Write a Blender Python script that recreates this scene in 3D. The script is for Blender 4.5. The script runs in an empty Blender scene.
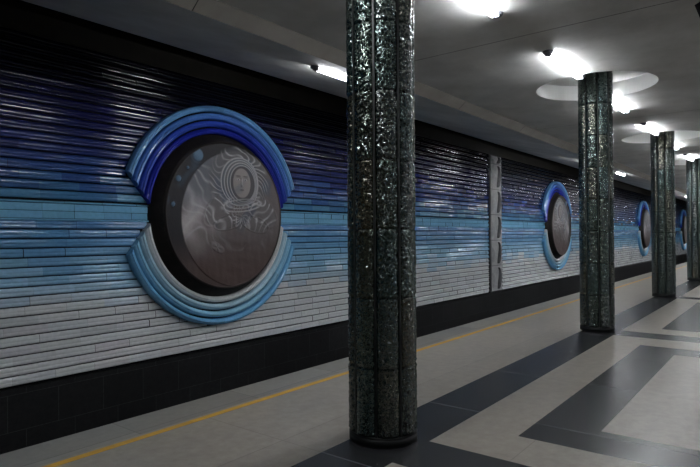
import bpy, bmesh, math, random
import numpy as np
from mathutils import Vector, noise
random.seed(7)
rng = np.random.default_rng(11)
sc = bpy.context.scene
C = sc.collection

# ------------------------------------------------------------------ camera
CAM_H = 1.5
cam_d = bpy.data.cameras.new('camera')
cam = bpy.data.objects.new('camera', cam_d)
C.objects.link(cam)
cam_d.sensor_fit = 'HORIZONTAL'
cam_d.sensor_width = 36.0
cam_d.lens = 562.723 / 700 * 36.0
cam_d.clip_start = 0.05
cam_d.clip_end = 300
YAW, PITCH, ROLL = math.radians(38.066), math.radians(0.279), math.radians(0.43)
fwd = Vector((math.cos(YAW) * math.cos(PITCH), math.sin(YAW) * math.cos(PITCH), math.sin(PITCH)))
right0 = Vector((math.sin(YAW), -math.cos(YAW), 0))
up0 = right0.cross(fwd)
# the camera is rolled so that the scene turns slightly counter-clockwise in the frame
right = right0 * math.cos(ROLL) - up0 * math.sin(ROLL)
up = right0 * math.sin(ROLL) + up0 * math.cos(ROLL)
from mathutils import Matrix
M3 = Matrix((right, up, -fwd)).transposed()
cam.matrix_world = Matrix.Translation((0, 0, CAM_H)) @ M3.to_4x4()
sc.camera = cam

# ------------------------------------------------------------------ world, exposure
w = bpy.data.worlds.new('underground')
sc.world = w
w.use_nodes = True
w.node_tree.nodes['Background'].inputs[0].default_value = (0.5, 0.55, 0.6, 1)
w.node_tree.nodes['Background'].inputs[1].default_value = 0.0
sc.view_settings.view_transform = 'Standard'
sc.view_settings.look = 'None'
sc.view_settings.gamma = 1.0
sc.view_settings.use_curve_mapping = False
sc.view_settings.exposure = 0.0
TUBE_EMISSION = 152.0

# ------------------------------------------------------------------ dimensions (metres)
ZC = 3.824                 # main ceiling
COL_Y, COL_X1, BAY = 2.411, 3.463, 5.912
HOLE_R = 0.88
EDGE_Y = 4.341             # platform edge
WALL_Y = 7.69              # tiled track wall
WZ0 = -0.377               # foot of the tiles
X0, X1 = -9.0, 82.0
MED_X = [6.215 + 17.56 * k for k in range(4)]
MED_Z = 1.87
R_IN, R_OUT = 1.365, 1.862
BAND0, BAND1 = 1.73, 2.0
PIL_X0, PIL_X1 = 17.14, 18.06

# ------------------------------------------------------------------ material helpers
def mat(name):
    m = bpy.data.materials.new(name)
    m.use_nodes = True
    nt = m.node_tree
    return m, nt, nt.nodes['Principled BSDF']

def N(nt, t, **kw):
    n = nt.nodes.new(t)
    for k, v in kw.items():
        setattr(n, k, v)
    return n

def ramp(nt, stops):
    r = N(nt, 'ShaderNodeValToRGB')
    el = r.color_ramp.elements
    while len(el) < len(stops):
        el.new(0.5)
    for e, (p, c) in zip(el, stops):
        e.position = p
        e.color = (*c, 1)
    return r

def plain(name, col, rough=0.5, metal=0.0, spec=0.5):
    m, nt, b = mat(name)
    b.inputs['Base Color'].default_value = (*col, 1)
    b.inputs['Roughness'].default_value = rough
    b.inputs['Metallic'].default_value = metal
    b.inputs['Specular IOR Level'].default_value = spec
    return m

def mottled(name, a, b_, scale, rough, detail=6, bump=0.0, spec=0.5, lo=0.35, hi=0.65, stretch=(1, 1, 1)):
    m, nt, b = mat(name)
    tc = N(nt, 'ShaderNodeTexCoord')
    mp = N(nt, 'ShaderNodeMapping')
    mp.inputs['Scale'].default_value = stretch
    nt.links.new(tc.outputs['Object'], mp.inputs[0])
    nz = N(nt, 'ShaderNodeTexNoise')
    nz.inputs['Scale'].default_value = scale
    nz.inputs['Detail'].default_value = detail
    nz.inputs['Roughness'].default_value = 0.65
    nt.links.new(mp.outputs[0], nz.inputs['Vector'])
    r = ramp(nt, [(lo, a), (hi, b_)])
    nt.links.new(nz.outputs[0], r.inputs[0])
    nt.links.new(r.outputs[0], b.inputs['Base Color'])
    b.inputs['Roughness'].default_value = rough
    b.inputs['Specular IOR Level'].default_value = spec
    if bump:
        bp = N(nt, 'ShaderNodeBump')
        bp.inputs['Strength'].default_value = bump
        bp.inputs['Distance'].default_value = 0.01
        nt.links.new(nz.outputs[0], bp.inputs['Height'])
        nt.links.new(bp.outputs[0], b.inputs['Normal'])
    return m

def jointed(name, a, b_, noise_scale, bw, bh, off, joint, rough, plane='XY', jw=0.004, spec=0.5, tone=0.12, rvar=0.2):
    """Stone slabs: mottled colour, a tone per slab, thin joints."""
    m, nt, b = mat(name)
    tc = N(nt, 'ShaderNodeTexCoord')
    vec = tc.outputs['Object']
    if plane == 'XZ':
        sp = N(nt, 'ShaderNodeSeparateXYZ'); cb = N(nt, 'ShaderNodeCombineXYZ')
        nt.links.new(vec, sp.inputs[0])
        nt.links.new(sp.outputs[0], cb.inputs[0]); nt.links.new(sp.outputs[2], cb.inputs[1])
        vec2 = cb.outputs[0]
    else:
        vec2 = vec
    nz = N(nt, 'ShaderNodeTexNoise')
    nz.inputs['Scale'].default_value = noise_scale
    nz.inputs['Detail'].default_value = 8
    nz.inputs['Roughness'].default_value = 0.7
    nt.links.new(vec, nz.inputs['Vector'])
    r = ramp(nt, [(0.3, a), (0.7, b_)])
    nt.links.new(nz.outputs[0], r.inputs[0])
    nb = N(nt, 'ShaderNodeTexNoise')
    nb.inputs['Scale'].default_value = 1.1
    nb.inputs['Detail'].default_value = 4
    nt.links.new(vec, nb.inputs['Vector'])
    big = N(nt, 'ShaderNodeMapRange')
    big.inputs['From Min'].default_value = 0.3; big.inputs['From Max'].default_value = 0.7
    big.inputs['To Min'].default_value = 1 - tone; big.inputs['To Max'].default_value = 1 + tone
    nt.links.new(nb.outputs[0], big.inputs[0])
    br = N(nt, 'ShaderNodeTexBrick')
    br.offset = off
    br.inputs['Scale'].default_value = 1
    br.inputs['Brick Width'].default_value = bw
    br.inputs['Row Height'].default_value = bh
    br.inputs['Mortar Size'].default_value = jw
    br.inputs['Mortar Smooth'].default_value = 0.3
    br.inputs['Color1'].default_value = (1 - tone, 1 - tone, 1 - tone, 1)
    br.inputs['Color2'].default_value = (1 + tone, 1 + tone, 1 + tone, 1)
    br.inputs['Mortar'].default_value = (joint, joint, joint, 1)
    nt.links.new(vec2, br.inputs['Vector'])
    mx = N(nt, 'ShaderNodeMix', data_type='RGBA', blend_type='MULTIPLY')
    mx.inputs['Factor'].default_value = 1
    nt.links.new(r.outputs[0], mx.inputs['A']); nt.links.new(br.outputs['Color'], mx.inputs['B'])
    mx2 = N(nt, 'ShaderNodeMix', data_type='RGBA', blend_type='MULTIPLY')
    mx2.inputs['Factor'].default_value = 1
    nt.links.new(mx.outputs['Result'], mx2.inputs['A']); nt.links.new(big.outputs[0], mx2.inputs['B'])
    nt.links.new(mx2.outputs['Result'], b.inputs['Base Color'])
    rr = N(nt, 'ShaderNodeMapRange')
    rr.inputs['To Min'].default_value = rough * (1 - rvar); rr.inputs['To Max'].default_value = rough * (1 + rvar)
    nt.links.new(nz.outputs[0], rr.inputs[0])
    nt.links.new(rr.outputs[0], b.inputs['Roughness'])
    b.inputs['Specular IOR Level'].default_value = spec
    return m

def glazed(name, rough, wob=0.25, scale=9.0, coat=0.0, dist=0.01, mot=0.18):
    """Per-tile glaze colour from the mesh, glossy with a slightly uneven surface."""
    m, nt, b = mat(name)
    at = N(nt, 'ShaderNodeAttribute', attribute_name='glaze')
    tc = N(nt, 'ShaderNodeTexCoord')
    nz = N(nt, 'ShaderNodeTexNoise')
    nz.inputs['Scale'].default_value = scale
    nz.inputs['Detail'].default_value = 3
    nt.links.new(tc.outputs['Object'], nz.inputs['Vector'])
    nz2 = N(nt, 'ShaderNodeTexNoise')
    nz2.inputs['Scale'].default_value = scale * 4
    nz2.inputs['Detail'].default_value = 5
    nt.links.new(tc.outputs['Object'], nz2.inputs['Vector'])
    mr = N(nt, 'ShaderNodeMapRange')
    mr.inputs['From Min'].default_value = 0.3; mr.inputs['From Max'].default_value = 0.7
    mr.inputs['To Min'].default_value = 1 - mot; mr.inputs['To Max'].default_value = 1 + mot
    nt.links.new(nz2.outputs[0], mr.inputs[0])
    mx = N(nt, 'ShaderNodeMix', data_type='RGBA', blend_type='MULTIPLY')
    mx.inputs['Factor'].default_value = 1
    nt.links.new(at.outputs['Color'], mx.inputs['A']); nt.links.new(mr.outputs[0], mx.inputs['B'])
    nt.links.new(mx.outputs['Result'], b.inputs['Base Color'])
    bp = N(nt, 'ShaderNodeBump')
    bp.inputs['Strength'].default_value = wob
    bp.inputs['Distance'].default_value = dist
    nt.links.new(nz.outputs[0], bp.inputs['Height'])
    nt.links.new(bp.outputs[0], b.inputs['Normal'])
    b.inputs['Roughness'].default_value = rough
    b.inputs['Coat Weight'].default_value = coat
    b.inputs['Coat Roughness'].default_value = 0.05
    return m

M_LIGHT = jointed('pale stone floor', (0.24, 0.216, 0.184), (0.35, 0.318, 0.274), 10, 2.956, 1.48, 0.0, 0.70, 0.32, jw=0.005, rvar=0.1, tone=0.07, spec=0.4)
M_DARK = jointed('dark granite floor', (0.018, 0.018, 0.020), (0.048, 0.049, 0.053), 30, 1.48, 3.45, 0.0, 4.5, 0.27, jw=0.006, rvar=0.04, tone=0.1, spec=0.4)
M_EDGE = jointed('platform edge stone', (0.20, 0.19, 0.17), (0.28, 0.265, 0.24), 14, 1.2, 0.5, 0.0, 0.6, 0.42, jw=0.006, tone=0.14)
M_YELLOW = mottled('worn yellow paint', (0.62, 0.33, 0.03), (0.75, 0.42, 0.04), 6, 0.5)
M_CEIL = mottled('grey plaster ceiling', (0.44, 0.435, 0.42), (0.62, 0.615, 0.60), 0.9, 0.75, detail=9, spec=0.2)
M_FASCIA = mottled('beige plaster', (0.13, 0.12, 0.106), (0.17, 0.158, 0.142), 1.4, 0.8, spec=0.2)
M_WHITE = plain('white paint', (0.82, 0.82, 0.80), 0.6, spec=0.2)
M_BLACKVOID = plain('near black concrete', (0.012, 0.012, 0.013), 0.9, spec=0.1)  # one even near-black tone for coffers, trackbed and end wall
M_FRIEZE = mottled('brown black fascia boards', (0.009, 0.008, 0.006), (0.014, 0.012, 0.009), 3, 0.7, spec=0.2)
M_GRANITE = jointed('black granite base', (0.008, 0.008, 0.009), (0.020, 0.020, 0.021), 18, 0.62, 0.46, 0.35, 4.0, 0.42, plane='XZ', jw=0.004, spec=0.35, tone=0.25)
M_GLAZE = glazed('glazed ceramic tile', 0.13, 0.10, 5.0, mot=0.07)
M_GLAZE.node_tree.nodes['Principled BSDF'].inputs['Specular IOR Level'].default_value = 0.5
M_RINGGLAZE = glazed('glazed ceramic moulding', 0.09, 0.18, 8.0, mot=0.09)
M_GROUT = plain('dark grout', (0.008, 0.009, 0.011), 0.9, spec=0.1)
M_DRUM = mottled('dark fired clay side', (0.009, 0.0075, 0.007), (0.018, 0.0145, 0.013), 8, 0.65, spec=0.2)
M_RELIEF = glazed('fired clay relief', 0.5, 0.35, 40.0, dist=0.006)
M_RELIEF.node_tree.nodes['Principled BSDF'].inputs['Specular IOR Level'].default_value = 0.25
M_METAL = plain('grey lamp metal', (0.20, 0.20, 0.22), 0.4, 0.4)
M_STEEL = plain('dull lamp cap', (0.16, 0.16, 0.18), 0.35, 0.6)
M_MULL = plain('blackened bronze mullion', (0.010, 0.012, 0.012), 0.45, 0.0)
M_PLINTH = plain('black column foot', (0.006, 0.007, 0.007), 0.5, spec=0.25)
M_CONC = mottled('grey cast stone', (0.30, 0.30, 0.305), (0.42, 0.42, 0.425), 7, 0.7, bump=0.3)
M_CONCD = mottled('dark cast stone', (0.045, 0.045, 0.05), (0.085, 0.085, 0.09), 9, 0.65, bump=0.3)
M_PLAINWALL = plain('opposite tiled wall', (0.10, 0.16, 0.24), 0.3)

def tube_mat():
    m, nt, b = mat('lit fluorescent tube')
    b.inputs['Base Color'].default_value = (0.9, 0.9, 0.9, 1)
    b.inputs['Emission Color'].default_value = (0.93, 0.97, 1.0, 1)
    b.inputs['Emission Strength'].default_value = TUBE_EMISSION
    return m
M_TUBE = tube_mat()

def glass_mat():
    m, nt, b = mat('crinkled dark glass')
    at = N(nt, 'ShaderNodeAttribute', attribute_name='glaze')
    nt.links.new(at.outputs['Color'], b.inputs['Base Color'])
    tc = N(nt, 'ShaderNodeTexCoord')
    nz = N(nt, 'ShaderNodeTexNoise')
    nz.inputs['Scale'].default_value = 58
    nz.inputs['Detail'].default_value = 2.5
    nz.inputs['Distortion'].default_value = 0.8
    nt.links.new(tc.outputs['Object'], nz.inputs['Vector'])
    sub = N(nt, 'ShaderNodeVectorMath', operation='SUBTRACT')
    sub.inputs[1].default_value = (0.5, 0.5, 0.5)
    nt.links.new(nz.outputs['Color'], sub.inputs[0])
    scl = N(nt, 'ShaderNodeVectorMath', operation='SCALE')
    scl.inputs['Scale'].default_value = 2.7
    nt.links.new(sub.outputs[0], scl.inputs[0])
    geo = N(nt, 'ShaderNodeNewGeometry')
    add = N(nt, 'ShaderNodeVectorMath', operation='ADD')
    nt.links.new(geo.outputs['Normal'], add.inputs[0]); nt.links.new(scl.outputs[0], add.inputs[1])
    nrm = N(nt, 'ShaderNodeVectorMath', operation='NORMALIZE')
    nt.links.new(add.outputs[0], nrm.inputs[0])
    nt.links.new(nrm.outputs[0], b.inputs['Normal'])
    b.inputs['Roughness'].default_value = 0.15
    b.inputs['Specular IOR Level'].default_value = 1.0
    b.inputs['IOR'].default_value = 1.75
    return m
M_GLASS = glass_mat()
_nt = M_GLASS.node_tree
_at = N(_nt, 'ShaderNodeAttribute', attribute_name='sheen')
_nt.links.new(_at.outputs['Color'], _nt.nodes['Principled BSDF'].inputs['Specular Tint'])

# ------------------------------------------------------------------ object helpers
def link_mesh(name, verts, faces, mats, parent=None, fmat=None, glaze=None, smooth=False, loc=None):
    me = bpy.data.meshes.new(name)
    me.from_pydata([tuple(v) for v in verts], [], [tuple(f) for f in faces])
    for m in (mats if isinstance(mats, (list, tuple)) else [mats]):
        me.materials.append(m)
    if fmat is not None:
        me.polygons.foreach_set('material_index', np.asarray(fmat, dtype=np.int32))
    if glaze is not None:
        kind, data = glaze
        a = me.attributes.new('glaze', 'FLOAT_COLOR', kind)
        d = np.ones((len(data), 4), dtype=np.float32)
        d[:, :3] = np.asarray(data)
        a.data.foreach_set('color', d.ravel())
    if smooth:
        me.polygons.foreach_set('use_smooth', np.ones(len(me.polygons), dtype=bool))
    me.update()
    o = bpy.data.objects.new(name, me)
    C.objects.link(o)
    if parent:
        o.parent = parent
    if loc:
        o.location = loc
    return o

class MB:
    def __init__(s):
        s.v, s.f, s.m = [], [], []
    def quad(s, pts, mi=0):
        n = len(s.v)
        s.v += [tuple(p) for p in pts]
        s.f.append(tuple(range(n, n + len(pts))))
        s.m.append(mi)
    def box(s, x0, x1, y0, y1, z0, z1, mi=0):
        n = len(s.v)
        s.v += [(x, y, z) for z in (z0, z1) for y in (y0, y1) for x in (x0, x1)]
        for f in ((0, 2, 3, 1), (4, 5, 7, 6), (0, 1, 5, 4), (2, 6, 7, 3), (0, 4, 6, 2), (1, 3, 7, 5)):
            s.f.append(tuple(n + i for i in f)); s.m.append(mi)
    def cyl(s, p0, p1, r0, r1=None, seg=12, mi=0, caps=True):
        r1 = r0 if r1 is None else r1
        p0, p1 = Vector(p0), Vector(p1)
        d = (p1 - p0).normalized()
        a = d.orthogonal().normalized(); b = d.cross(a)
        n = len(s.v)
        for p, r in ((p0, r0), (p1, r1)):
            for i in range(seg):
                t = 2 * math.pi * i / seg
                s.v.append(tuple(p + a * (r * math.cos(t)) + b * (r * math.sin(t))))
        for i in range(seg):
            j = (i + 1) % seg
            s.f.append((n + i, n + j, n + seg + j, n + seg + i)); s.m.append(mi)
        if caps:
            s.f.append(tuple(n + i for i in reversed(range(seg)))); s.m.append(mi)
            s.f.append(tuple(n + seg + i for i in range(seg))); s.m.append(mi)
    def build(s, name, mats, parent=None, smooth=False):
        return link_mesh(name, s.v, s.f, mats, parent, s.m, smooth=smooth)

def structure(o):
    o['kind'] = 'structure'
    return o

def thing(name, label, cat, loc=(0, 0, 0), group=None):
    o = bpy.data.objects.new(name, None)
    C.objects.link(o)
    o.location = loc
    o.empty_display_size = 0.2
    o['label'] = label; o['category'] = cat
    if group:
        o['group'] = group
    return o

def copy_thing(root, loc, label, rot=None):
    r = root.copy(); C.objects.link(r); r.location = loc
    r['label'] = label
    if rot is not None:
        r.rotation_euler = rot
    for ch in list(root.children):
        c = ch.copy(); C.objects.link(c); c.parent = r
    return r

# ------------------------------------------------------------------ floor with its inlaid pattern
def build_floor():
    Y0 = -5.6
    xs = {X0, X1}
    cols = [COL_X1 + BAY * k for k in range(-2, 14)]
    for cx in cols:
        xs |= {cx - 0.36, cx + 0.125, cx + 0.614, cx + 1.09, cx + 4.49, cx + 4.95}
    xs = sorted(x for x in xs if X0 <= x <= X1)
    ys = sorted({Y0, -4.2, -3.71, -3.24, -2.77, 0.655, 1.15, 1.615, 2.09, 2.581, 3.92, EDGE_Y})
    def dark(x, y):
        if 2.09 < y < 2.581 or -4.2 < y < -3.71:
            return True
        if y > 2.581 or y < -4.2:
            return False
        for cx in cols:
            u = x - cx
            if -0.36 < u < 0.125:
                return True
            if 0.614 < u < 4.95 and -3.24 < y < 1.615:
                if not (1.09 < u < 4.49 and -2.77 < y < 1.15):
                    return True
        return False
    mb = MB()
    for i in range(len(xs) - 1):
        for j in range(len(ys) - 1):
            xm, ym = (xs[i] + xs[i + 1]) / 2, (ys[j] + ys[j + 1]) / 2
            mi = 1 if dark(xm, ym) else (2 if ym > 3.92 else 0)
            mb.quad([(xs[i], ys[j], 0), (xs[i + 1], ys[j], 0), (xs[i + 1], ys[j + 1], 0), (xs[i], ys[j + 1], 0)], mi)
    # faces of the platform slab over the tracks
    mb.quad([(X0, EDGE_Y, 0), (X1, EDGE_Y, 0), (X1, EDGE_Y, -0.12), (X0, EDGE_Y, -0.12)], 2)
    mb.quad([(X0, EDGE_Y, -0.12), (X1, EDGE_Y, -0.12), (X1, EDGE_Y - 0.3, -0.12), (X0, EDGE_Y - 0.3, -0.12)], 3)
    mb.quad([(X0, EDGE_Y - 0.3, -0.12), (X1, EDGE_Y - 0.3, -0.12), (X1, EDGE_Y - 0.3, -1.25), (X0, EDGE_Y - 0.3, -1.25)], 3)
    return structure(mb.build('floor', [M_LIGHT, M_DARK, M_EDGE, M_BLACKVOID]))
build_floor()

mb = MB()
mb.box(X0, X1, EDGE_Y - 0.3, WALL_Y + 0.2, -1.45, -1.25)
structure(mb.build('trackbed', [M_BLACKVOID]))

# ------------------------------------------------------------------ ceiling
def build_ceiling():
    mb = MB()
    g = 0.006
    def panel(x0, x1, y0, y1, mi=0):
        mb.quad([(x0, y0, ZC), (x0, y1, ZC), (x1, y1, ZC), (x1, y0, ZC)], mi)
    for k in range(-2, 14):
        cx = COL_X1 + BAY * k
        a, b = cx - BAY / 2 + g, cx + BAY / 2 - g
        if a > X1:
            break
        panel(a, b, -7.0, -2.0)
        panel(a, b, 0.75, COL_Y - 1.0)
        panel(a, b, COL_Y + 1.0, 4.41)
        panel(a, cx - 1, COL_Y - 1, COL_Y + 1)
        panel(cx + 1, b, COL_Y - 1, COL_Y + 1)
        # coffer over the middle of the platform
        c0, c1 = a + 0.11, b - 0.11
        panel(a, c0, -2.0, 0.75); panel(c1, b, -2.0, 0.75)
        h = 0.55
        ring = [(c0, -2.0), (c0, 0.63), (c0 + 0.13, 0.75), (c1 - 0.13, 0.75), (c1, 0.63), (c1, -2.0)]
        mb.quad([(c0, 0.63, ZC), (c0, 0.75, ZC), (c0 + 0.13, 0.75, ZC)])
        mb.quad([(c1, 0.63, ZC), (c1 - 0.13, 0.75, ZC), (c1, 0.75, ZC)])
        for i in range(len(ring)):
            p, q = ring[i], ring[(i + 1) % len(ring)]
            mb.quad([(p[0], p[1], ZC), (q[0], q[1], ZC), (q[0], q[1], ZC + h), (p[0], p[1], ZC + h)], 2)
        mb.quad([(x, y, ZC + h) for x, y in ring], 2)
        # round recess about the column head
        S = 72
        def sq(t):
            c, s = math.cos(t), math.sin(t)
            m = max(abs(c), abs(s))
            return (cx + c / m, COL_Y + s / m)
        for i in range(S):
            t0, t1 = 2 * math.pi * i / S, 2 * math.pi * (i + 1) / S
            c0_ = (cx + HOLE_R * math.cos(t0), COL_Y + HOLE_R * math.sin(t0))
            c1_ = (cx + HOLE_R * math.cos(t1), COL_Y + HOLE_R * math.sin(t1))
            s0, s1 = sq(t0), sq(t1)
            mb.quad([(*c0_, ZC), (*c1_, ZC), (*s1, ZC), (*s0, ZC)])
            mb.quad([(*c0_, ZC), (*c0_, ZC + 0.25), (*c1_, ZC + 0.25), (*c1_, ZC)], 1)
        mb.quad([(cx + HOLE_R * math.cos(2 * math.pi * i / S), COL_Y + HOLE_R * math.sin(2 * math.pi * i / S), ZC + 0.25) for i in range(S)], 1)
        # dark bottom of the joint between two ceiling panels
        mb.quad([(b - 0.02, -7, ZC + 0.03), (b - 0.02, 4.41, ZC + 0.03), (b + 0.04, 4.41, ZC + 0.03), (b + 0.04, -7, ZC + 0.03)], 3)
    structure(mb.build('ceiling', [M_CEIL, M_WHITE, M_BLACKVOID, M_GROUT, M_FASCIA]))
    mb = MB()
    # slanted fascia in lengths, then the slab rising over the tracks
    x = 3.36 - 2.78 * 4
    while x < X1:
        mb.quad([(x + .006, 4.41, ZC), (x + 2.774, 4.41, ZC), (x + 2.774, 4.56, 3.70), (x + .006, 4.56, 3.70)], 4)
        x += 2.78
    mb.quad([(X0, 4.41, ZC + .03), (X1, 4.41, ZC + .03), (X1, 4.575, 3.73), (X0, 4.575, 3.73)], 3)
    mb.quad([(X0, 4.56, 3.70), (X1, 4.56, 3.70), (X1, 6.9, 4.226), (X0, 6.9, 4.226)], 0)
    mb.quad([(X0, 6.9, 4.226), (X1, 6.9, 4.226), (X1, 6.9, 4.95), (X0, 6.9, 4.95)], 3)
    mb.quad([(X0, 6.9, 4.95), (X1, 6.9, 4.95), (X1, 7.9, 4.95), (X0, 7.9, 4.95)], 3)
    # concrete above everything
    mb.box(X0, X1, -9.2, 7.9, 5.0, 5.2, 3)
    return structure(mb.build('ceiling', [M_CEIL, M_WHITE, M_BLACKVOID, M_GROUT, M_FASCIA]))
build_ceiling()

# ------------------------------------------------------------------ enclosing walls out of view
mb = MB(); mb.box(X0 - .2, X0, -9, 7.9, -1.45, 5.0); structure(mb.build('wall_back', [M_PLAINWALL]))
mb = MB(); mb.box(X1, X1 + .2, -9, 7.9, -1.45, 5.0); structure(mb.build('wall_far', [M_BLACKVOID]))
mb = MB(); mb.box(X0, X1, -9.2, -9.0, -1.45, 5.0); structure(mb.build('wall_right', [M_PLAINWALL]))

# ------------------------------------------------------------------ tiled track wall
STOPS = [(-0.40, (0.72, 0.73, 0.74)), (0.50, (0.70, 0.72, 0.74)), (0.66, (0.52, 0.64, 0.74)), (0.80, (0.31, 0.53, 0.72)), (1.05, (0.24, 0.47, 0.68)),
         (1.35, (0.11, 0.29, 0.52)), (1.70, (0.075, 0.21, 0.43)), (1.74, (0.20, 0.47, 0.70)), (1.98, (0.19, 0.46, 0.70)),
         (2.05, (0.060, 0.19, 0.36)), (2.35, (0.026, 0.075, 0.24)), (2.7, (0.012, 0.024, 0.125)), (3.1, (0.006, 0.008, 0.060)),
         (3.5, (0.005, 0.005, 0.030)), (3.8, (0.004, 0.004, 0.010)), (4.2, (0.003, 0.003, 0.006))]
def glaze_at(z):
    for (a, ca), (b, cb) in zip(STOPS, STOPS[1:]):
        if z <= b:
            t = min(max((z - a) / (b - a), 0), 1)
            return np.array(ca) * (1 - t) + np.array(cb) * t
    return np.array(STOPS[-1][1])

def chord(z, R):
    d = R * R - (z - MED_Z) ** 2
    return math.sqrt(d) if d > 0 else 0.0
def cut_half(z):
    """half width of the opening the medallion frame leaves in the tile rows at height z (mitred beside the band)"""
    if z > BAND1: r = min(R_IN + (z - BAND1), R_OUT - 0.035)
    elif z < BAND0: r = min(R_IN + (BAND0 - z), R_OUT - 0.035)
    else: r = R_IN
    return chord(z, r)

def build_tiles():
    V, F, G = [], [], []
    back = WALL_Y + 0.045
    def tile_row(z0, p, prof, L, jitter):
        off = rng.uniform(0, L)
        zs = [z0 + dz for dz, _ in prof]
        zmid = z0 + p / 2
        n = len(prof)
        x = X0 + 3 - off
        while x < X1 - 4:
            a, b = x + 0.0008, x + L - 0.0008
            x += L
            segs = [([a] * n, [b] * n)]
            for mx in MED_X:
                ch = [cut_half(z) for z in zs]
                if max(ch) <= 0.02:
                    continue
                new = []
                for la, lb in segs:
                    lo = [mx - c for c in ch]; hi = [mx + c for c in ch]
                    if min(lb) <= min(lo) or max(la) >= max(hi):
                        new.append((la, lb)); continue
                    l2 = [min(p_, q_) for p_, q_ in zip(lb, lo)]
                    if sum(l2) / n - sum(la) / n > 0.02:
                        new.append((la, [max(p_, q_) for p_, q_ in zip(l2, la)]))
                    r2 = [max(p_, q_) for p_, q_ in zip(la, hi)]
                    if sum(lb) / n - sum(r2) / n > 0.02:
                        new.append(([min(p_, q_) for p_, q_ in zip(r2, lb)], lb))
                segs = new
            new = []
            for la, lb in segs:
                if lb[0] <= PIL_X0 or la[0] >= PIL_X1:
                    new.append((la, lb)); continue
                if la[0] < PIL_X0 - .02: new.append((la, [min(q_, PIL_X0) for q_ in lb]))
                if lb[0] > PIL_X1 + .02: new.append(([max(q_, PIL_X1) for q_ in la], lb))
            segs = new
            zz = zmid + rng.normal(0, jitter)
            if 0.3 < zmid < 1.1 and rng.random() < 0.5:
                zz += rng.normal(0, 0.07)
            col = glaze_at(zz if not (BAND0 < zmid < BAND1) else zmid)
            if not (BAND0 < zmid < BAND1):
                if zmid > BAND1: col = glaze_at(max(zz, 2.03))
                else: col = glaze_at(min(zz, 1.69))
            col = np.clip(col * rng.uniform(0.92, 1.07) * (1 + rng.normal(0, 0.012, 3)), 0.002, 0.8)
            sk = rng.normal(0, 0.005)
            for la, lb in segs:
                b0 = len(V)
                for i, (dz, o) in enumerate(prof):
                    V.append((la[i], WALL_Y + 0.045 - o + (sk if o > 0 else 0), zs[i]))
                    V.append((lb[i], WALL_Y + 0.045 - o + (-sk if o > 0 else 0), zs[i]))
                for i in range(n - 1):
                    F.append((b0 + 2 * i, b0 + 2 * i + 1, b0 + 2 * i + 3, b0 + 2 * i + 2)); G.append(col)
    def rib(p):
        # a pressed tile: narrow joint below, curled lower edge, two shallow ridges along the face, curled upper edge
        s = p / 0.124
        z, o = 0.027, 0.0
        out = [(z * s, o), (0.028 * s, 0.030)]
        z, o = 0.028, 0.030
        for ang, ln in ((-48, 0.012), (-10, 0.007), (-3, 0.007), (4, 0.007), (10, 0.0075), (16, 0.0075), (24, 0.007), (-20, 0.006), (-8, 0.007), (-2, 0.007), (5, 0.007), (11, 0.0075), (17, 0.0075), (25, 0.007), (52, 0.016)):
            a = math.radians(ang)
            z += ln * math.cos(a); o -= ln * math.sin(a)
            out.append((z * s, o))
        out.append(((z + 0.001) * s, 0.0))
        return out
    n = 17
    p = (BAND0 - WZ0) / n
    for i in range(n):
        tile_row(WZ0 + p * i, p, rib(p), 0.53, 0.04)
    p = (4.13 - BAND1) / n
    for i in range(n):
        tile_row(BAND1 + p * i, p, rib(p), 0.53, 0.07)
    lip = [(0.004, 0.0), (0.006, 0.03), (0.015, 0.045), (0.026, 0.045), (0.033, 0.03), (0.035, 0.0)]
    flat = [(0.003, 0.0), (0.004, 0.030), (0.008, 0.033), (0.094, 0.033), (0.098, 0.030), (0.099, 0.0)]
    tile_row(BAND0, 0.035, lip, 0.53, 0)
    tile_row(BAND0 + 0.035, 0.1, flat, 0.42, 0)
    tile_row(BAND0 + 0.135, 0.1, flat, 0.42, 0)
    tile_row(BAND0 + 0.235, 0.035, lip, 0.53, 0)
    nf = len(F)
    # backing wall
    b0 = len(V)
    V.extend([(X0, back, -1.45), (X1, back, -1.45), (X1, back, 5.0), (X0, back, 5.0)])
    F.append((b0, b0 + 1, b0 + 2, b0 + 3)); G.append((0.01, 0.01, 0.01))
    fm = [0] * nf + [1]
    o = link_mesh('wall_left', V, F, [M_GLAZE, M_GROUT], None, fm, ('FACE', G))
    return structure(o)
build_tiles()

mb = MB(); mb.box(X0, X1, WALL_Y - 0.002, WALL_Y + 0.04, -1.4, WZ0)
mb.box(X0, X1, WALL_Y - 0.02, WALL_Y + 0.04, WZ0 - 0.012, WZ0)
structure(mb.build('baseboard_left', [M_GRANITE]))
mb = MB(); mb.box(X0, X1, WALL_Y + 0.0, WALL_Y + 0.044, 4.14, 4.50)
mb.box(X0, X1, WALL_Y + 0.02, WALL_Y + 0.044, 4.50, 4.9, 1)  # upper wall above the frieze, its shade put into the black colour
structure(mb.build('trim_1', [M_FRIEZE, M_BLACKVOID]))

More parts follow.
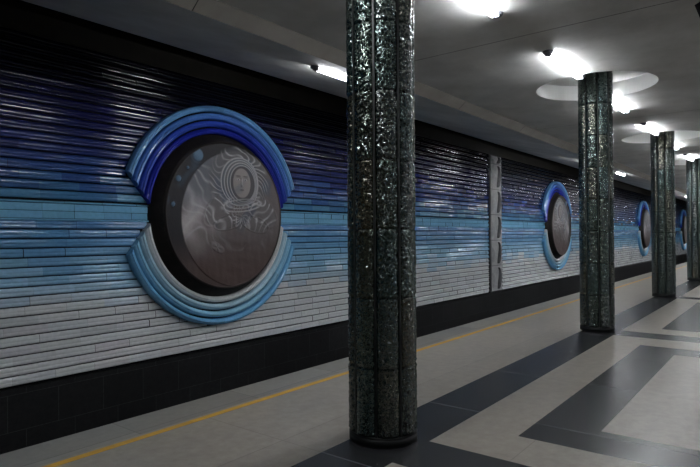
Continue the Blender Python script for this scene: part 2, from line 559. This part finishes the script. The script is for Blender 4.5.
# ------------------------------------------------------------------ medallions
def relief_field(u, v, variant, th_n):
    """height (0..1) and colour of the modelled clay disc; a generic helmeted space traveller among planets"""
    rr = np.sqrt(u * u + v * v)
    def wob(a, b, s):
        return np.sin(a * 3.1 * s + 1.7 * np.sin(b * 2.3 * s + s)) + np.sin(b * 4.3 * s + 1.3 * np.sin(a * 3.7 * s))
    n1 = wob(u, v, 1.6); n2 = wob(v + .3, u - .2, 3.1); n3 = wob(u * 1.3 + v, v - u, 6.3)
    def ell(cx, cy, ax, ay, rot=0):
        c, s = math.cos(rot), math.sin(rot)
        x, y = (u - cx) * c + (v - cy) * s, -(u - cx) * s + (v - cy) * c
        return np.sqrt((x / ax) ** 2 + (y / ay) ** 2)
    def dome(d, p=0.5):
        return np.clip(1 - d * d, 0, 1) ** p
    def edge(d, w):
        return np.exp(-((d - 1) / w) ** 2)
    def sm(x, a, b):
        t = np.clip((x - a) / (b - a), 0, 1); return t * t * (3 - 2 * t)
    sx = 1 if variant % 2 == 0 else -1
    fx, fy = 0.20 * sx, 0.47
    h = 0.05 * n1 + 0.03 * n2 + 0.02 * n3
    col = np.zeros(u.shape + (3,)); col[:] = (0.012, 0.011, 0.013)
    line = np.zeros(u.shape)
    def paint(mask, c):
        nonlocal col
        col = col * (1 - mask[..., None]) + np.array(c) * mask[..., None]
    def ridges(phase, sharp=3):
        return (0.5 + 0.5 * np.sin(phase)) ** sharp
    def add_lines(mask, phase, amp, sharp=3):
        nonlocal h, line
        r = ridges(phase + 0.9 * np.sin(17 * u + 5 * v) + 0.7 * np.sin(23 * v - 9 * u), 1.7 * sharp) * mask * (0.68 + 0.32 * np.sin(9.7 * u + 13.1 * v + 2 * n1))
        h = h + amp * r
        line = np.maximum(line, r)
    # moon disc behind, planets in the dark crescent
    dm = ell(0.20 * sx, -0.05, 0.97, 0.95)
    moon = sm(-dm, -1.0, -0.985)
    h = h + 0.22 * moon
    paint(moon, (0.036, 0.025, 0.023))
    paint(moon * sm(v, -0.85, 0.0) * 0.9, (0.085, 0.072, 0.072))
    paint(moon * sm(-u * sx, 0.0, 0.6) * sm(v, -0.75, -0.1) * sm(-v, -0.55, -0.1) * (0.6 + 0.2 * n2), (0.28, 0.25, 0.255))
    paint(moon * sm(v, -0.1, 0.3) * sm(-u * sx, -0.1, 0.4) * 0.45, (0.055, 0.075, 0.10))
    for (px, py, pr) in ((-0.50, 0.78, 0.085), (-0.80, 0.45, 0.04), (-0.88, 0.12, 0.03), (-0.66, 0.60, 0.02)):
        d = ell(px * sx, py, pr, pr)
        h = h + 0.35 * dome(d); paint(sm(-d, -1.1, -0.8), (0.06, 0.10, 0.15))
        h = h + 0.12 * edge(d / 1.35, 0.12)
    # bulky suit: shoulders, two sleeves folded to the middle, all in flowing lines
    body = ell(0.20 * sx, -0.05, 0.74, 0.42, -0.12 * sx)
    bm = sm(-body, -1.0, -0.75)
    h = h + 0.35 * bm * dome(body)
    warp = 2.0 * n1 + 1.2 * n2
    def sleeve(cx, cy, ax, ay, ro, freq, tilt):
        nonlocal h
        d = ell(cx * sx, cy, ax, ay, ro * sx)
        m_ = sm(-d, -1.0, -0.85)
        h = h * (1 - 0.5 * m_) + 0.45 * dome(d)
        paint(m_ * 0.75, (0.075, 0.068, 0.070))
        c, s_ = math.cos(ro + tilt), math.sin(ro + tilt)
        a_ = ((u * sx - cx) * c + (v - cy) * s_); b_ = (-(u * sx - cx) * s_ + (v - cy) * c)
        add_lines(m_, 0.8 * freq * a_ + 14 * b_ * b_ + 1.3 * n2 + 1.6 * np.sin(9 * b_ + 2), 0.22)
        h = h + 0.12 * edge(d, 0.05)
    sleeve(-0.16, 0.10, 0.34, 0.17, 0.75, 58, 0.2)
    sleeve(0.60, 0.08, 0.36, 0.19, -0.55, 62, -0.3)
    sleeve(-0.02, -0.10, 0.26, 0.10, 0.2, 70, 0.3)
    sleeve(0.46, -0.12, 0.28, 0.11, -0.25, 70, -0.2)
    # gathered cloth in the middle
    g = ell(0.20 * sx, 0.02, 0.20, 0.24)
    gm = sm(-g, -1.0, -0.8)
    ang2 = np.arctan2(v + 0.02, u - 0.2 * sx)
    h = h + 0.10 * gm
    add_lines(gm, 13 * ang2 + 10 * g + n2, 0.22)
    # wind-blown locks and ribbons around the helmet
    ang = np.arctan2(v - fy, u - fx)
    hr = ell(fx, fy, 0.52, 0.47)
    ray = sm(-hr, -1.1, -0.9) * sm(hr, 0.62, 0.70) * sm(v, 0.18, 0.35)
    h = h + 0.10 * ray
    paint(ray * 0.7, (0.060, 0.060, 0.066))
    add_lines(ray, ang * 22 + 7 * np.sin(7 * hr + 2 * ang) + 1.4 * n2, 0.30)
    # hood: several folds round the head, helmet rim, neck ring
    for k_, (ax, ay) in enumerate(((0.335, 0.345), (0.300, 0.315), (0.262, 0.285), (0.228, 0.255))):
        d = ell(fx + 0.012 * k_ * sx, fy - 0.01 - 0.004 * k_, ax, ay, 0.06 * k_)
        m_ = sm(-d, -1.0, -0.93)
        h = h * (1 - m_) + m_ * (0.42 + 0.06 * k_ + 0.18 * dome(d, 0.7)) + 0.14 * edge(d, 0.035)
        line = np.maximum(line * (1 - m_), 0.9 * edge(d, 0.03) * sm(v, fy - 0.36, fy - 0.2))
        paint(m_ * 0.9, ((0.050, 0.058, 0.072), (0.066, 0.062, 0.066), (0.050, 0.056, 0.068), (0.040, 0.036, 0.038))[k_])
    for k_ in range(3):
        d = ell(fx + 0.02 * sx, fy - 0.24 - 0.045 * k_, 0.25 + 0.05 * k_, 0.085, 0.12 * sx)
        e_ = edge(d, 0.10) * sm(-v, -fy + 0.20, -fy + 0.27)
        h = h + 0.22 * e_; line = np.maximum(line, 0.8 * e_)
    # face
    face = ell(fx + 0.02 * sx, fy - 0.015, 0.165, 0.215, 0.05)
    fm = sm(-face, -1.0, -0.92)
    h = h * (1 - fm) + fm * (0.62 + 0.25 * dome(face))
    paint(fm * 0.95, (0.16, 0.142, 0.138)); line = line * (1 - fm)
    cx_ = fx + 0.02 * sx
    def mark(d, p, c, amt):
        m_ = sm(-d, -1.0, -0.6)
        paint(m_ * amt, c)
        return p * dome(d)
    for ex in (-0.072, 0.060):
        h = h - 0.16 * dome(ell(cx_ + ex, fy + 0.035, 0.055, 0.034))
        h = h + mark(ell(cx_ + ex, fy + 0.030, 0.036, 0.017), 0.16, (0.26, 0.25, 0.25), 0.8)
        h = h + mark(ell(cx_ + ex, fy + 0.030, 0.012, 0.013), 0.0, (0.02, 0.018, 0.018), 0.9)
        h = h + mark(ell(cx_ + ex, fy + 0.082 - 0.2 * (ex + 0.006) ** 2, 0.058, 0.010), 0.08, (0.03, 0.026, 0.026), 0.7)
    h = h + mark(ell(cx_ - 0.008, fy - 0.010, 0.017, 0.075), 0.16, (0.26, 0.235, 0.23), 0.6)
    h = h + mark(ell(cx_ - 0.008, fy - 0.055, 0.030, 0.016), 0.12, (0.11, 0.10, 0.10), 0.4)
    h = h + mark(ell(cx_ - 0.006, fy - 0.112, 0.045, 0.017), 0.10, (0.075, 0.055, 0.053), 0.8)
    h = h + mark(ell(cx_ - 0.006, fy - 0.112, 0.044, 0.004), -0.06, (0.02, 0.016, 0.016), 0.8)
    # blossom low on the disc, and loose swirls below
    fl = ell(-0.20 * sx, -0.44, 0.14, 0.06, -0.5)
    h = h + 0.28 * dome(fl) * (0.7 + 0.3 * np.cos(np.arctan2(v + .44, u + .2 * sx) * 5)); paint(sm(-fl, -1, -.7) * .8, (0.12, 0.105, 0.11))
    low = sm(-v, -0.05, 0.15) * sm(v, -0.65, -0.25) * (1 - bm) * moon * sm(-rr, -0.9, -0.7)
    add_lines(low, 26 * v + 9 * np.sin(5 * u + 1) + 2.2 * n1, 0.10, 4)
    line = np.where(v < -0.1, line * 0.6, line)
    mid = moon * sm(-u * sx, 0.2, 0.4) * sm(v, -0.3, 0.0) * sm(-rr, -0.95, -0.8)
    add_lines(mid * 0.6, 30 * (u + v) + 2.4 * n1 + 2 * np.sin(11 * v), 0.08, 3)
    blue = sm(n1 + n2, 0.8, 2.2) * sm(v, -0.5, 0.2)
    paint(blue * 0.5, (0.035, 0.055, 0.085))
    paint(sm(-v, 0.25, 0.8) * 0.75, (0.058, 0.038, 0.035))
    # highlights on the raised lines, painted into the colour
    paint(np.clip(line, 0, 1) * sm(v, -0.8, -0.1) * 0.85, (0.30, 0.29, 0.295))
    rim = sm(rr, 0.978, 0.985)
    h = h * (1 - rim) + 0.45 * rim
    paint(rim * 0.8, (0.024, 0.018, 0.017))
    return h, np.clip(col * (1.65 - 0.9 * rim[..., None]), 0.004, 1)

RF = 1.225            # radius of the disc face
FACE_Y = -0.215       # face stands this far in front of the wall line
def make_medallion(k, label, rings, segs):
    mx = MED_X[k]
    root = thing('wall_medallion', label, 'relief', (mx, WALL_Y, MED_Z), 'round relief medallions along the track wall')
    # drum side, a shallow cone
    V, F = [], []
    S = 96
    prof = [(1.375, 0.03), (1.365, -0.03), (1.30, -0.12), (1.252, -0.20), (1.24, -0.212)]
    for r, y in prof:
        for i in range(S):
            t = 2 * math.pi * i / S
            V.append((r * math.cos(t), y, r * math.sin(t)))
    for j in range(len(prof) - 1):
        for i in range(S):
            a, b = j * S + i, j * S + (i + 1) % S
            F.append((a, b, b + S, a + S))
    F.append(tuple((len(prof) - 1) * S + i for i in range(S)))
    link_mesh('drum', V, F, [M_DRUM], root, smooth=True)
    # relief disc
    rad = np.linspace(0, 1, rings + 1)[1:]
    th = np.linspace(0, 2 * math.pi, segs, endpoint=False)
    Rg, Tg = np.meshgrid(rad, th, indexing='ij')
    u, v = (Rg * np.cos(Tg)).ravel(), (Rg * np.sin(Tg)).ravel()
    u = np.concatenate([[0.0], u]); v = np.concatenate([[0.0], v])
    h, col = relief_field(u, v, k, th)
    ys = FACE_Y - 0.060 * np.clip(h, 0, 2.0)
    V = np.stack([u * RF, ys, v * RF], 1)
    F = [(0, 1 + (i + 1) % segs, 1 + i) for i in range(segs)]
    for j in range(rings - 1):
        for i in range(segs):
            a, b = 1 + j * segs + i, 1 + j * segs + (i + 1) % segs
            F.append((a, b, b + segs, a + segs))
    n = len(V)
    # turned edge down to the drum
    t = th
    V = np.concatenate([V, np.stack([1.012 * RF * np.cos(t), np.full(segs, FACE_Y + 0.012), 1.012 * RF * np.sin(t)], 1)])
    col = np.concatenate([col, np.tile((0.016, 0.012, 0.011), (segs, 1))])
    for i in range(segs):
        a, b = 1 + (rings - 1) * segs + i, 1 + (rings - 1) * segs + (i + 1) % segs
        F.append((a, b, n + (i + 1) % segs, n + i))
    link_mesh('relief_disc', V, F, [M_RELIEF], root, glaze=('POINT', col), smooth=True)
    # four glazed mouldings above, four below, mitred into the tile rows
    up_c = [(0.016, 0.026, 0.30), (0.034, 0.075, 0.44), (0.080, 0.20, 0.55), (0.15, 0.36, 0.68)]
    lo_c = [(0.76, 0.77, 0.78), (0.46, 0.66, 0.78), (0.30, 0.58, 0.78), (0.19, 0.47, 0.76)]
    wd = (R_OUT - R_IN) / 4
    pr = [(0.07, -0.02), (0.08, 0.030), (0.11, 0.056), (0.20, 0.080), (0.36, 0.092), (0.42, 0.104), (0.56, 0.104), (0.62, 0.091), (0.78, 0.078), (0.87, 0.055), (0.90, 0.028), (0.905, -0.02)]
    for sgn, cols, nm in ((1, up_c, 'upper_moulding'), (-1, lo_c, 'lower_moulding')):
        for q in range(4):
            V, F, G = [], [], []
            NS = 72
            lift = 0.006 * q
            for i in range(NS + 1):
                for s, o in pr:
                    r = R_IN + wd * (q + s)
                    zend = (BAND1 - MED_Z if sgn > 0 else MED_Z - BAND0) + (r - R_IN)
                    a0 = math.asin(min(zend / r, 1))
                    t = a0 + (math.pi - 2 * a0) * i / NS
                    V.append((r * math.cos(t), -(o + lift) + 0.0, sgn * r * math.sin(t)))
            m = len(pr)
            base = np.array(cols[q])
            for i in range(NS):
                cc = base * (0.9 + 0.2 * ((i // 6 * 7919 + q * 31) % 13) / 13)
                for j in range(m - 1):
                    a = i * m + j
                    F.append((a, a + 1, a + m + 1, a + m) if sgn < 0 else (a, a + m, a + m + 1, a + 1)); G.append(cc)
            F.append(tuple(range(m))); G.append(base)
            F.append(tuple(reversed(range(NS * m, NS * m + m)))); G.append(base)
            o = link_mesh(nm, V, F, [M_RINGGLAZE], root, glaze=('FACE', G))
            o['label'] = (('royal blue innermost', 'deep blue', 'mid blue', 'light blue outermost') if sgn > 0 else
                          ('white innermost', 'pale blue', 'sky blue', 'blue outermost'))[q] + ' curved glazed moulding'
    return root
make_medallion(0, 'large round dark relief in blue and white glazed frame, left of the nearest column', 190, 420)
make_medallion(1, 'round dark relief in blue glazed frame between the grey pilaster and the second column', 70, 140)
make_medallion(2, 'small distant round relief in blue frame, between the second and third columns', 40, 90)
make_medallion(3, 'farthest tiny round relief in blue frame, between the third and fourth columns', 30, 70)

# ------------------------------------------------------------------ carved pilaster in the tile wall
def make_pilaster():
    root = thing('wall_pilaster', 'narrow grey cast stone pilaster of stacked carved panels set in the tiled wall', 'pilaster', (PIL_X0, WALL_Y, WZ0))
    wdt = PIL_X1 - PIL_X0
    mb = MB(); mb.box(0.005, wdt - 0.005, -0.02, 0.04, 0.0, 4.50)
    # saw-toothed sides where the tile rows stop
    for i in range(34):
        z = 0.03 + 0.131 * i
        mb.box(-0.05, 0.02, -0.03, 0.03, z, z + 0.045); mb.box(wdt - 0.02, wdt + 0.05, -0.03, 0.03, z, z + 0.045)
    mb.build('core', [M_CONCD], root)
    ph = 0.836
    k = 0
    z = 0.05
    while z < 4.45:
        top = min(z + ph - 0.02, 4.47)
        mb = MB(); mb.box(0.05, wdt - 0.05, -0.05, -0.01, z, top)
        p = mb.build('carved_panel', [M_CONC], root)
        # crescent carved proud of the panel, a rounded half moon standing on its point
        V, F = [], []
        n = 18
        cz, hh = (z + top) / 2, (top - z) * 0.43
        for i in range(n + 1):
            t = -math.pi / 2 + math.pi * i / n
            zz = cz + hh * math.sin(t)
            xo = 0.52 + 0.30 * math.cos(t) ** 0.8 if math.cos(t) > 0 else 0.52
            xi = 0.52 + 0.06 * math.cos(t) + 0.05 * math.sin(2 * t)
            xm = (xi + xo) / 2
            for x_, y_ in ((xi, -0.048), (xi + (xm - xi) * .3, -0.085), (xm, -0.105), (xo - (xo - xm) * .3, -0.085), (xo, -0.048)):
                V.append((x_, y_, zz))
        for i in range(n):
            for j in range(4):
                a = i * 5 + j
                F.append((a, a + 5, a + 6, a + 1))
        c = link_mesh('crescent', V, F, [M_CONCD], p, smooth=True)
        # small swelling at the left edge of the panel
        V, F = [], []
        for i in range(n + 1):
            t = -math.pi / 2 + math.pi * i / n
            zz = cz - 0.05 + hh * 0.75 * math.sin(t)
            wv = 0.30 * max(math.cos(t), 0) ** 1.2
            for x_, y_ in ((0.10, -0.05), (0.10 + wv * .4, -0.05 - 0.05 * wv / .3), (0.10 + wv, -0.05)):
                V.append((x_, y_, zz))
        for i in range(n):
            for j in range(2):
                a = i * 3 + j
                F.append((a, a + 3, a + 4, a + 1))
        link_mesh('swelling', V, F, [M_CONC], p, smooth=True)
        z += ph; k += 1
make_pilaster()

# ------------------------------------------------------------------ columns clad in crinkled glass
SEG_H, Z_FOOT, Z_TOP = 0.493, 0.07, ZC + 0.25
TINTS = [tuple(0.45 * c for c in t) for t in [(0.012, 0.020, 0.017), (0.010, 0.014, 0.013), (0.014, 0.028, 0.027), (0.030, 0.030, 0.018), (0.020, 0.022, 0.016), (0.013, 0.024, 0.022)]]
SHEENS = [(0.84, 1.0, 0.88), (0.80, 0.98, 0.88), (1.0, 1.0, 0.82), (0.88, 0.95, 0.88), (0.74, 0.92, 0.86), (0.98, 0.96, 0.80)]
def strip_mesh(idx, na, nz_, tint_seed):
    rs = np.random.default_rng(tint_seed)
    half = math.radians(20.9)
    V, G = [], []
    nseg = int(math.ceil((Z_TOP - Z_FOOT) / SEG_H))
    sheens = [np.array(SHEENS[rs.integers(len(SHEENS))]) * rs.uniform(0.75, 1.0) for _ in range(nseg + 1)]
    SH = []
    tints = [np.array(TINTS[rs.integers(len(TINTS))]) * rs.uniform(0.8, 1.3) for _ in range(nseg + 1)]
    zs = np.linspace(Z_FOOT, Z_TOP, nz_ + 1)
    for z in zs:
        s = (z - Z_FOOT) / SEG_H
        k = min(int(s), nseg)
        dz = min(s - math.floor(s), math.ceil(s) - s if s != math.floor(s) else 0) * SEG_H
        for i in range(na + 1):
            t = -1 + 2 * i / na
            a = half * t
            r = 0.228 + 0.027 * max(1 - abs(t) ** 3.2, 0)
            groove = min(1.0, dz / 0.016)
            q = Vector((a * 0.25 * 34 + idx * 13.7, z * 34, idx * 3.1))
            nzv = noise.noise(q) + 0.55 * noise.noise(q * 2.1)
            fade = max(1 - abs(t) ** 6, 0)
            r += 0.0045 * nzv * groove * fade - 0.009 * (1 - groove)
            V.append((r * math.cos(a), r * math.sin(a), z))
            G.append(tints[k] * (0.5 if groove < 0.5 else 1.0))
            SH.append(sheens[k] * (0.5 if groove < 0.6 else 1.0))
    F = []
    m = na + 1
    for j in range(nz_):
        for i in range(na):
            a = j * m + i
            F.append((a, a + 1, a + m + 1, a + m))
    me = bpy.data.meshes.new('glass_strip')
    me.from_pydata(V, [], F)
    me.materials.append(M_GLASS)
    at = me.attributes.new('glaze', 'FLOAT_COLOR', 'POINT')
    d = np.ones((len(G), 4), dtype=np.float32); d[:, :3] = np.array(G)
    at.data.foreach_set('color', d.ravel())
    at2 = me.attributes.new('sheen', 'FLOAT_COLOR', 'POINT')
    d[:, :3] = np.array(SH)
    at2.data.foreach_set('color', d.ravel())
    me.polygons.foreach_set('use_smooth', np.ones(len(me.polygons), dtype=bool))
    return me
STRIPS = [strip_mesh(i, 20, 420, 40 + i) for i in range(8)]

def mesh_only(fn, name):
    mb = MB(); fn(mb)
    o = mb.build(name, [M_MULL]); me = o.data
    bpy.data.objects.remove(o)
    return me
core_me = mesh_only(lambda b: b.cyl((0, 0, 0.02), (0, 0, Z_TOP), 0.212, seg=32), 'core')
mull_me = mesh_only(lambda b: b.box(0.205, 0.238, -0.007, 0.007, 0.03, Z_TOP), 'mullion')
def foot_shape(b):
    S = 48
    for r0, z0, r1, z1 in ((0.253, 0, 0.253, 0.06), (0.253, 0.06, 0.248, 0.072)):
        b.cyl((0, 0, z0), (0, 0, z1), r0, r1, seg=S)
foot_me = mesh_only(foot_shape, 'foot')
foot_me.materials.clear(); foot_me.materials.append(M_PLINTH)
for p in foot_me.polygons:
    p.use_smooth = abs(p.normal.z) < 0.5

def make_column(k, label):
    root = thing('glass_clad_column', label, 'column', (COL_X1 + BAY * k, COL_Y, 0), 'glass clad columns in a row')
    def part(name, me, rot=0.0):
        o = bpy.data.objects.new(name, me); C.objects.link(o); o.parent = root; o.rotation_euler = (0, 0, rot)
        return o
    part('core', core_me); part('foot', foot_me)
    for i in range(8):
        part('glass_strip', STRIPS[(i + 3 * k) % 8], math.radians(45 * i))
        part('mullion', mull_me, math.radians(45 * i + 22.5))
for k, lab in enumerate(['nearest column, large in the middle, clad in crinkled dark green glass with black mullions',
                         'second nearest column, dark green crinkled glass, its top in a white round ceiling recess',
                         'third column from the viewer, dark crinkled glass, by the third small wall relief',
                         'farthest column, dark crinkled glass, cut by the right edge of the photo']):
    make_column(k, lab)

# ------------------------------------------------------------------ painted line
mb = MB()
mb.box(X0, X1, 3.818, 3.884, 0.0, 0.002)
o = mb.build('safety_line', [M_YELLOW])
o['label'] = 'thin worn yellow safety line painted along the platform edge'; o['category'] = 'floor marking'

# ------------------------------------------------------------------ fluorescent lamps
def make_lamp(label, length, loc, rot=(0, 0, 0)):
    """lies along X from 0 to length, hangs from z = 0"""
    root = thing('fluorescent_lamp', label, 'lamp', loc, 'fluorescent ceiling lamps')
    root.rotation_euler = rot
    mb = MB(); mb.box(0.02, length - 0.02, -0.010, 0.010, -0.066, -0.001); mb.box(0.05, length - 0.05, -0.03, 0.03, -0.012, -0.001)
    mb.build('spine', [M_METAL], root)
    for s in (-1, 1):
        mb = MB(); mb.cyl((0.05, s * 0.027, -0.043), (length - 0.05, s * 0.027, -0.043), 0.012, seg=10)
        mb.build('tube', [M_TUBE], root, smooth=False)
    for x in (0.0, length):
        mb = MB(); mb.cyl((x, 0, -0.03), (x, 0, -0.001), 0.060, 0.066, seg=24); mb.cyl((x, 0, -0.045), (x, 0, -0.03), 0.035, 0.060, seg=24)
        x_in = 0.05 if x == 0 else length - 0.05
        mb.box(min(x, x_in), max(x, x_in), -0.038, 0.038, -0.058, -0.025)
        mb.build('end_cap', [M_STEEL], root)
    return root
L = 1.42
lamp = make_lamp('bright twin tube ceiling lamp at the top edge, right of the nearest column', L, (COL_X1 + 0.70, 2.40, ZC))
def colx(k): return COL_X1 + BAY * k
for x, lab in ((colx(1) - 0.80 - L, 'bright twin tube ceiling lamp just in front of the second column'),
               (colx(1) + 0.70, 'bright twin tube ceiling lamp just behind the second column'),
               (colx(2) - 0.80 - L, 'twin tube ceiling lamp just in front of the third column'),
               (colx(2) + 0.70, 'small bright ceiling lamp just behind the third column'),
               (colx(3) - 0.80 - L, 'small bright ceiling lamp just in front of the farthest column')):
    copy_thing(lamp, (x, 2.40, ZC), lab)
HID = 'assumed unseen twin tube ceiling lamp, beyond the picture'
for x, y in ((colx(0) - 0.80 - L, 2.40), (colx(3) + 0.7, 2.40), (colx(4) - 2.16, 2.40), (colx(4) + .9, 2.40), (colx(5) - 2.16, 2.40), (colx(5) + .9, 2.40),
             *[(colx(q) + d, 2.40) for q in range(6, 13) for d in (-2.16, .9)]):
    copy_thing(lamp, (x, y, ZC), HID)
for k in range(0, 11):  # mirrored second row, unseen, added for more light on the platform
    for x in (colx(k) - 2.16, colx(k) + 0.9):
        copy_thing(lamp, (x, -3.65, ZC), HID)
slope = math.atan2(4.226 - 3.70, 6.9 - 4.56)
def slab_z(y): return 3.70 + (y - 4.56) * math.tan(slope)
for x in (18.4, 34.0):  # unseen lamps behind the columns, added to brighten the slab
    copy_thing(lamp, (x, 5.06, slab_z(5.06)), 'added twin tube lamp under the slab over the tracks, out of sight', (slope, 0, 0))
make_lamp('twin tube lamp under the slab over the tracks, half behind the nearest column', 0.95, (5.72, 5.06, slab_z(5.06)), (slope, 0, 0))
for x, lab in ((22.3, 'small twin tube lamp over the tracks, seen right of the second column'),
               (39.5, 'tiny far lamp over the tracks, right of the third column')):
    copy_thing(lamp, (x, 5.06, slab_z(5.06)), lab, (slope, 0, 0))
